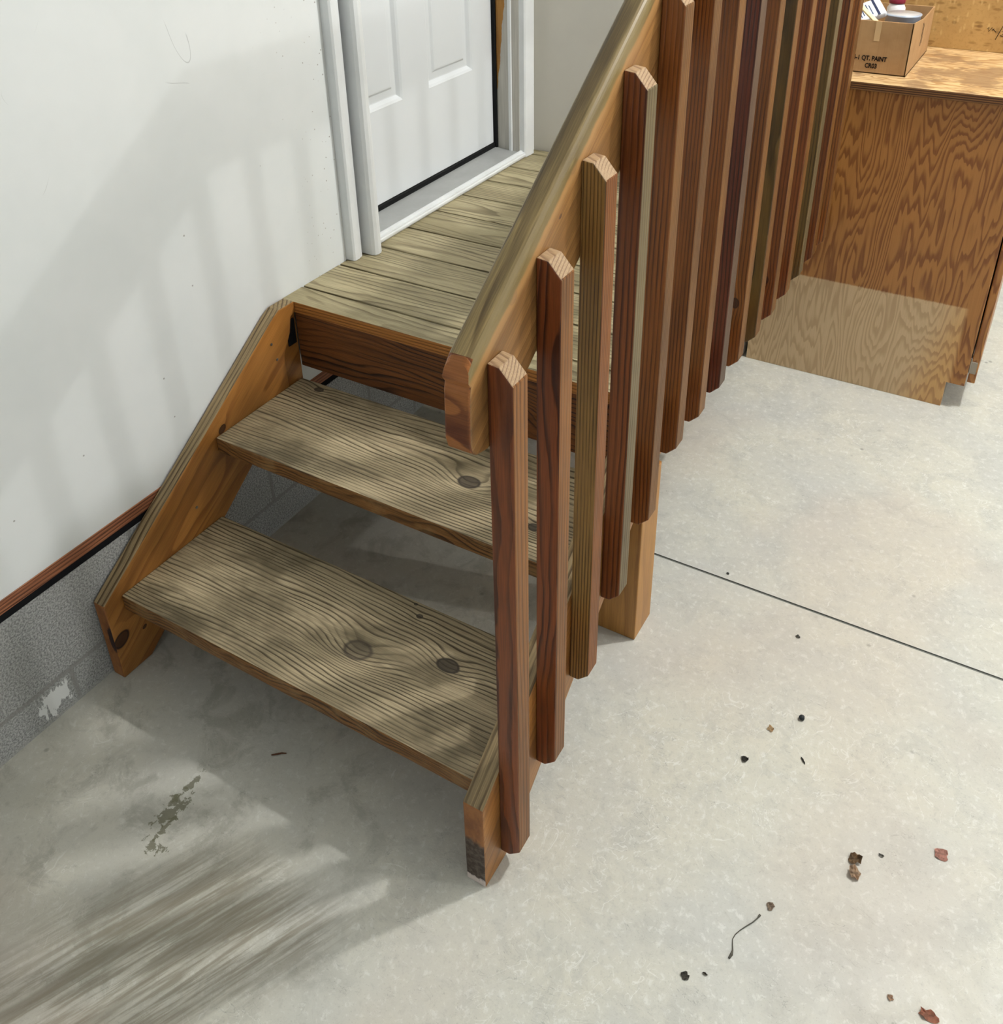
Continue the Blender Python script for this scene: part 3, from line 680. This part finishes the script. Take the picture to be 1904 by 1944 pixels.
SILV = plain('silver_tin', (214, 217, 222), .3, .6, .45, .05)
can = empty('paint_can', (.969, 1.428, bz0 + .0035), 'silver metal paint can with shiny lid inside the cardboard box', 'paint can')
def canbody(bm): lathe(bm, [(.030, 0), (.0315, .002), (.0315, .122), (.0330, .125), (.0330, .128), (.0295, .129)], 40)
link('can_body', canbody(bmesh.new()) or None, None) if False else None
bm = bmesh.new(); canbody(bm); link('can_body', bm, plain('bluish_can_label', (176, 188, 206), .3, .5, .3), can, smooth=True)
bm = bmesh.new(); lathe(bm, [(.0290, .1292), (.0290, .1255), (.024, .1250), (.0235, .1280), (.002, .1283)][::1], 40); bmesh.ops.recalc_face_normals(bm, faces=bm.faces[:]); link('can_lid', bm, SILV, can, smooth=True)
can.scale = (1.40, 1.40, .98)
stick = empty('wooden_stir_stick', (.925, 1.335, .99), 'pale yellow wooden stick leaning on the front edge of the box', 'stick')
bm = bmesh.new(); box(bm, (-.05, -.008, -.0025), (.05, .008, .0025), .001, 1); link('stick', bm, plain('pale_yellow_wood', (236, 218, 168), .6, .3), stick)
stick.rotation_euler = (.1, .62, -.25); stick.location = (.915, 1.325, 1.006)
tub = empty('paint_tube', (.915, 1.39, .99), 'white tube with dark blue label lying in the cardboard box', 'tube')
bm = bmesh.new(); box(bm, (-.034, -.03, -.010), (.034, .03, .010), .006, 3); link('tube_body', bm, plain('white_plastic', (236, 240, 244), .3, .5), tub, smooth=True)
bm = bmesh.new(); box(bm, (.012, -.0305, .0102), (.018, .0305, .0108)); link('dark_stripe', bm, plain('dark_blue_ink', (34, 44, 74), .5, .3), tub)
bm = bmesh.new()
for kx in range(5): box(bm, (-.028 + kx * .007, -.022 + .004 * (kx % 2), .0102), (-.0255 + kx * .007, .018 - .006 * (kx % 3), .0107))
link('label_print', bm, plain('grey_blue_ink', (70, 84, 116), .5, .3), tub)
tub.rotation_euler = (.55, -.35, .5); tub.location = (.889, 1.395, 1.012)
jar = empty('small_jar', (.930, 1.545, bz0 + .0035), 'small white jar with dark red cap at the back of the box', 'jar')
bm = bmesh.new(); lathe(bm, [(.022, 0), (.024, .003), (.024, .118), (.020, .125), (.018, .130)], 28); link('jar_body', bm, plain('white_jar', (232, 232, 234), .3, .5), jar, smooth=True)
bm = bmesh.new(); lathe(bm, [(.021, .1305), (.0215, .132), (.0215, .148), (.019, .150)], 28); link('cap', bm, plain('dark_red_cap', (120, 22, 44), .35, .5), jar, smooth=True)

# ---------------------------------------------------------------- litter on the floor
def leafmesh(bm, r, seed, curl=.35, asp=1.0):
    rnd = random.Random(seed); n = 14
    c = bm.verts.new((0, 0, r * .12 + .0012)); ring = []; ring2 = []
    for i in range(n):
        a = 2 * math.pi * i / n; q = r * (.7 + .45 * rnd.random())
        ring.append(bm.verts.new((q * .55 * math.cos(a), q * .55 * asp * math.sin(a), .0015 + r * curl * .3 * rnd.random())))
        ring2.append(bm.verts.new((q * math.cos(a), q * asp * math.sin(a), .0015 + r * curl * rnd.random())))
    for i in range(n):
        j = (i + 1) % n
        bm.faces.new((c, ring[i], ring[j])); bm.faces.new((ring[i], ring2[i], ring2[j], ring[j]))
    r_ = bmesh.ops.solidify(bm, geom=bm.faces[:], thickness=.0008)
    mz = min(v.co.z for v in bm.verts)
    for v in bm.verts: v.co.z -= mz - .0002
    return bm
def bit(name, loc, r, colr, seed, label, cat, curl=.35, asp=1.0, rot=0.0):
    bm = bmesh.new(); leafmesh(bm, r, seed, curl, asp)
    o = link(name, bm, plain(name + '_surface', colr, .7, .3, 0, .35, 160)); o.location = loc; o.rotation_euler = (0, 0, rot)
    return tag(o, label, cat)
bit('dried_leaf', (1.383, -.296, 0), .0115, (182, 156, 130), 3, 'crumpled tan dry leaf on the floor, paler of the touching pair', 'leaf', .9)
bit('dried_leaf', (1.378, -.272, 0), .0105, (136, 112, 84), 5, 'dark brown curled leaf touching the crumpled tan leaf', 'leaf', 1.0)
bit('dried_leaf', (1.497, -.193, 0), .0120, (190, 142, 128), 8, 'flat pinkish leaf scrap at the right of the floor', 'leaf', .25)
bit('dried_leaf', (1.520, -.455, 0), .0150, (172, 120, 98), 12, 'largest reddish brown leaf at the bottom right corner', 'leaf', .4, .62, .2)
bit('leaf_crumb', (1.282, -.415, 0), .0065, (150, 132, 114), 14, 'small brown crumb above the bent thread', 'debris', .7)
bit('leaf_crumb', (1.469, -.457, 0), .0045, (180, 148, 122), 15, 'tiny tan crumb just left of the largest leaf', 'debris', .5)
bit('leaf_crumb', (1.187, -.093, 0), .0065, (196, 170, 132), 17, 'tan crumb beside the round black pebble', 'debris', .6)
bit('leaf_crumb', (1.165, -.179, 0), .0070, (60, 58, 52), 19, 'dark flake in front of the tan crumb', 'debris', .8)
bit('leaf_crumb', (1.2565, -.1305, 0), .0075, (70, 70, 64), 22, 'thin dark sliver right of the dark flake', 'debris', .4, .25, -.9)
bit('leaf_crumb', (1.203, -.577, 0), .0060, (84, 80, 72), 24, 'dark chip at the bottom left of the bent thread', 'debris', .7)
bit('leaf_crumb', (1.228, -.560, 0), .0045, (104, 98, 88), 25, 'small grey chip between the dark chip and the thread', 'debris', .7, .5)
bit('leaf_crumb', (1.414, -.244, 0), .0050, (132, 130, 122), 27, 'small grey crumb just behind the pair of leaves', 'debris', .6, .6)
bit('leaf_crumb', (1.170, .155, 0), .0048, (86, 84, 76), 29, 'dark crumb in front of the floor joint, nearer the right', 'debris', .6)
bit('leaf_crumb', (.985, .262, 0), .0036, (74, 74, 70), 31, 'tiny dark crumb just behind the joint by the post', 'debris', .6)
bm = bmesh.new(); bmesh.ops.create_icosphere(bm, subdivisions=3, radius=.0055)
for v in bm.verts: v.co *= 1 + .25 * mnoise.noise(v.co * 260); v.co.z *= .75
mz = min(v.co.z for v in bm.verts)
for v in bm.verts: v.co.z -= mz
o = link('pebble', bm, plain('black_pebble', (38, 42, 44), .6, .3), smooth=True); o.location = (1.231, -.043, 0); tag(o, 'round black pebble lying alone on the floor', 'pebble')
bm = bmesh.new()
tube(bm, [(0, 0, .0012), (-.001, -.008, .002), (-.004, -.018, .002), (-.009, -.029, .0018), (-.0135, -.040, .0015), (-.0165, -.050, .0013), (-.0165, -.059, .0012), (-.013, -.066, .0012), (-.009, -.073, .0012), (-.0075, -.080, .0014), (-.008, -.087, .0012)], [.0018, .0009, .0008, .0008, .0007, .0007, .0007, .0008, .0010, .0024, .0016], 6)
o = link('thread', bm, plain('dark_thread', (84, 82, 74), .8, .2)); o.location = (1.272, -.436, 0); o.rotation_euler = (0, 0, -.15); tag(o, 'thin dark bent thread on the open floor', 'thread')
bm = bmesh.new(); tube(bm, [(-.012, -.007, .0018), (-.003, -.002, .0024), (.004, .003, .0022), (.012, .006, .0018)], [.0012, .0018, .0016, .001], 6)
o = link('twig', bm, plain('brown_twig', (92, 62, 44), .8, .2)); o.location = (.425, -.591, 0); o.rotation_euler = (0, 0, .15); tag(o, 'short brown twig on the floor in front of the bottom tread', 'twig')
